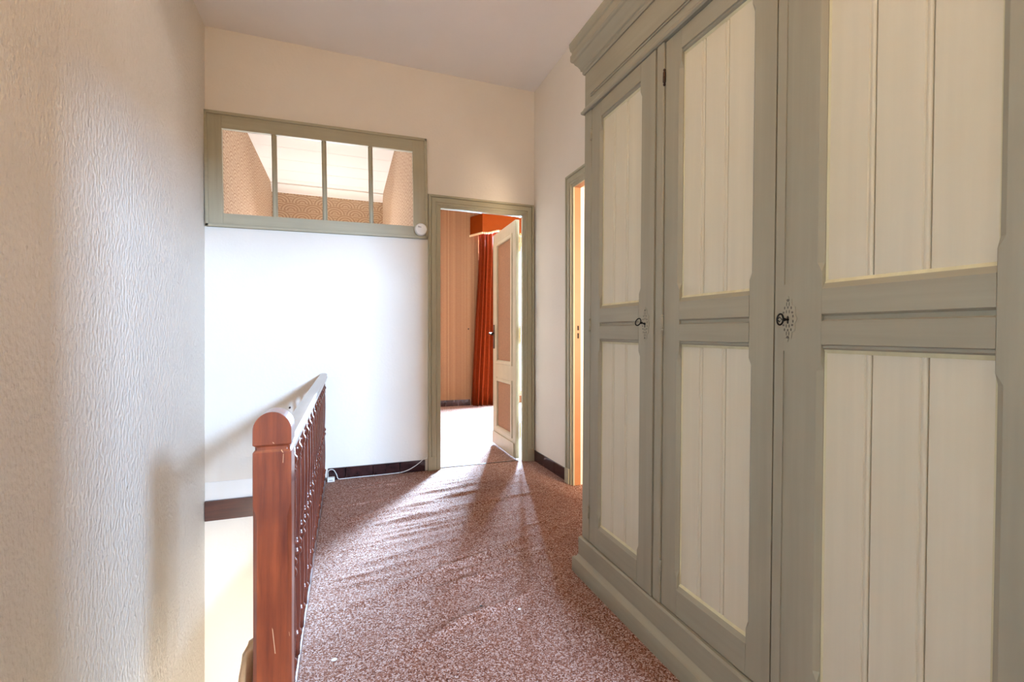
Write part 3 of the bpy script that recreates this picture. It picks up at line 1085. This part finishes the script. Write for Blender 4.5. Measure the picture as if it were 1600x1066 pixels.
def wardrobe_door(yl, pl_, pr, yr, flute=None, swing=0.0):
    """yl>pl_>pr>yr: measured lengths of door edge, panel edges, door edge"""
    d = empty('door', (0, Y(yl), 0), (0, 0, swing))
    d.parent = wd

    def q(v):
        return v - yl
    stops = [(LO[0] + 0.03, LO[1] - 0.03), (UP[0] + 0.03, UP[1] - 0.03)]
    mb = MB()
    if flute:
        f0, f1 = flute
        chamfered_stile(mb, q(pl_), q(f1), -1, DZ0, DZ1, stops)
        mb.box(0, TH, q(f0), q(yl), DZ0, DZ1)
        for a, c, x in ((DZ0, DZ0 + 0.05, 0), (DZ0 + 0.05, 1.086, 0.0032), (1.086, 1.253, 0), (1.253, DZ1 - 0.05, 0.0032), (DZ1 - 0.05, DZ1, 0)):
            mb.box(x, TH, q(f1), q(f0), a, c)
    else:
        chamfered_stile(mb, q(pl_), q(yl), -1, DZ0, DZ1, stops)
    mb.build('stile', 'paint', d)
    mb = MB()
    chamfered_stile(mb, q(yr), q(pr), 1, DZ0, DZ1, stops)
    mb.build('stile', 'paint', d)

    def rail(prof, name='rail'):
        MB().prism(prof, 'Y', q(pr), q(pl_)).build(name, 'paint_y', d)
    # bottom, lock and top rails with sloped inner edges
    rail([(0, DZ0), (TH, DZ0), (TH, LO[0]), (0.008, LO[0] + 0.001), (0, LO[0] - 0.012)], 'bottom_rail')
    rail([(0, LO[1] + 0.012), (0.005, LO[1] + 0.010), (0.005, LO[1] + 0.004), (0.010, LO[1]), (TH, LO[1]), (TH, UP[0]), (0.008, UP[0] + 0.001), (0, UP[0] - 0.012),
          (0, 1.1765), (0.0075, 1.1715), (0.0075, 1.1625), (0, 1.1590)], 'lock_rail')
    rail([(0, DZ1), (TH, DZ1), (TH, UP[1]), (0.010, UP[1]), (0.005, UP[1] + 0.004), (0.005, UP[1] + 0.010), (0, UP[1] + 0.012)], 'top_rail')
    # planks: beaded boards
    wp = (pl_ - pr) / 3
    for (z0, z1) in (UP, LO):
        for i in range(3):
            a = q(pl_) - wp * i
            c = q(pl_) - wp * (i + 1)
            xf = 0.0145 + random.uniform(-0.0004, 0.0004)
            sec = [(TH - 0.002, a - 0.0004), (xf + 0.002, a - 0.0004), (xf, a - 0.0024)]
            if i < 2:
                sec += [(xf, c + 0.0150), (xf + 0.0024, c + 0.0132), (xf + 0.0024, c + 0.0118), (xf + 0.0008, c + 0.0100), (xf, c + 0.007), (xf + 0.0008, c + 0.0040), (xf + 0.0024, c + 0.0022)]
            else:
                sec += [(xf, c + 0.001)]
            sec += [(TH - 0.002, c + 0.0004)]
            MB().prism(sec, 'Z', z0 - 0.004, z1 + 0.004).build('plank', 'cream', d)
        # yellowed cream lip round the panel
        lip = MB()
        lw = 0.009
        lip.prism([(0.0085, z0), (0.0145, z0 + lw), (0.018, z0 + lw), (0.018, z0)], 'Y', q(pr), q(pl_))
        lip.prism([(0.0105, z1), (0.0145, z1 - lw), (0.018, z1 - lw), (0.018, z1)], 'Y', q(pr), q(pl_))
        lip.prism([(0.0125, q(pl_)), (0.0150, q(pl_) - 0.007), (0.018, q(pl_) - 0.007), (0.018, q(pl_))], 'Z', z0, z1)
        lip.prism([(0.0125, q(pr)), (0.0150, q(pr) + 0.005), (0.018, q(pr) + 0.005), (0.018, q(pr))], 'Z', z0, z1)
        lip.build('panel_lip', 'cream_edge', d)
    return d


d1 = wardrobe_door(1.834, 1.754, 1.466, 1.376, swing=-0.019)
d1['label'] = 'far wardrobe door standing slightly ajar'
d2 = wardrobe_door(1.330, 1.252, 0.972, 0.8945)
d3 = wardrobe_door(0.8905, 0.768, 0.464, 0.386, flute=(0.8655, 0.8495))


def hinge(yv, z, mat='paint'):
    mb = MB().lathe([(0.002, -0.030), (0.005, -0.026), (0.003, -0.020), (0.0055, -0.017), (0.0055, -0.0006), (0.0045, 0), (0.0055, 0.0006), (0.0055, 0.017), (0.003, 0.020), (0.005, 0.026), (0.002, 0.030)], 10)
    o = mb.build('hinge', mat, wd, smooth=True, angle=0.7)
    o.location = (-0.004, Y(yv), z)


for z in (2.028, 1.166, 0.313):
    hinge(1.837, z)
for z in (2.019, 1.166, 0.312):
    hinge(1.333, z, 'bronze' if z > 2 else 'paint')
for z in (2.02, 1.166, 0.312):
    hinge(0.384, z)


def escutcheon(door, yq, zc, h):
    e = MB()
    # lacy outline
    out = []
    for i in range(48):
        a = 2 * PI * i / 48
        s_ = 1 + 0.10 * math.cos(12 * a)
        out.append((h * 0.21 * math.cos(a) * (1 - 0.35 * abs(math.sin(a)) ** 2) * s_, h * 0.5 * math.sin(a) * s_))
    e.prism([(yq + p[0], zc + p[1]) for p in out], 'X', -0.0014, 0.0)
    o = e.build('escutcheon', 'paint', door)
    pr = MB()
    for sgn in (1, -1):
        for (dy, dz, ry, rz) in ((0, 0.44, .004, .004), (-.0035, .35, .0012, .006), (.0035, .35, .0012, .006), (-.009, .26, .002, .004), (0, .27, .002, .0035), (.009, .26, .002, .004), (-.012, .15, .003, .003), (-.004, .17, .0014, .005), (.004, .17, .0014, .005), (.012, .15, .003, .003), (.014, .06, .002, .004), (-.014, .06, .002, .004)):
            z = zc + sgn * dz * h
            pts_ = [(yq + dy + ry * math.cos(a * PI / 3), z + rz * math.sin(a * PI / 3)) for a in range(6)]
            pr.prism(pts_, 'X', -0.0018, -0.0010)
    pr.build('piercing', 'piercing_dark', o)
    MB().prism([(yq - 0.002, zc - 0.012), (yq + 0.002, zc - 0.012), (yq + 0.003, zc + 0.004), (yq, zc + 0.008), (yq - 0.003, zc + 0.004)], 'X', -0.0020, -0.0010).build('keyhole', 'dark', o)


escutcheon(d1, 1.424 - 1.834, 1.163, 0.115)
escutcheon(d3, 0.853 - 0.8905, 1.167, 0.105)


def key(loc, rot, label, inner):
    e = empty('key', loc, rot)
    tag(e, label, 'key', 'keys in the wardrobe locks')
    # local: shank along +x (into the door), bow at negative x in the plane x-z
    R1, R2 = (0.0135, 0.011)
    ring = [(-0.038 + R2 * math.cos(2 * PI * i / 24), 0, R1 * math.sin(2 * PI * i / 24)) for i in range(25)]
    b_ = MB().tube(ring, 0.0022, 8)
    if inner:
        b_.tube([(-0.048, 0, 0), (-0.040, 0, 0.006), (-0.032, 0, 0), (-0.040, 0, -0.006), (-0.048, 0, 0)], 0.0013, 6)
    b_.build('bow', 'iron', e, smooth=True)
    MB().lathe([(0.0025, -0.028), (0.0045, -0.025), (0.0045, -0.022), (0.0028, -0.020), (0.0028, -0.010), (0.0042, -0.008), (0.0042, -0.005), (0.0028, -0.004), (0.0028, 0.006)], 10, axis='X').build('shank', 'iron', e, smooth=True, angle=0.6)
    return e


def wpt(x, yv, z):
    return Matrix.Rotation(0.014, 4, 'X') @ Vector((x, Y(yv), z)) + Vector((1.044, 2.0, 0))


key(wpt(-0.004, 1.424, 1.163), (0.35, 0.2, 0.1), 'black iron key in the lock of the far wardrobe door', False)
key(wpt(0.008, 0.853, 1.165), (0.08, 0.0, 0.05), 'black iron key with a crossed bow in the near wardrobe door lock', True)
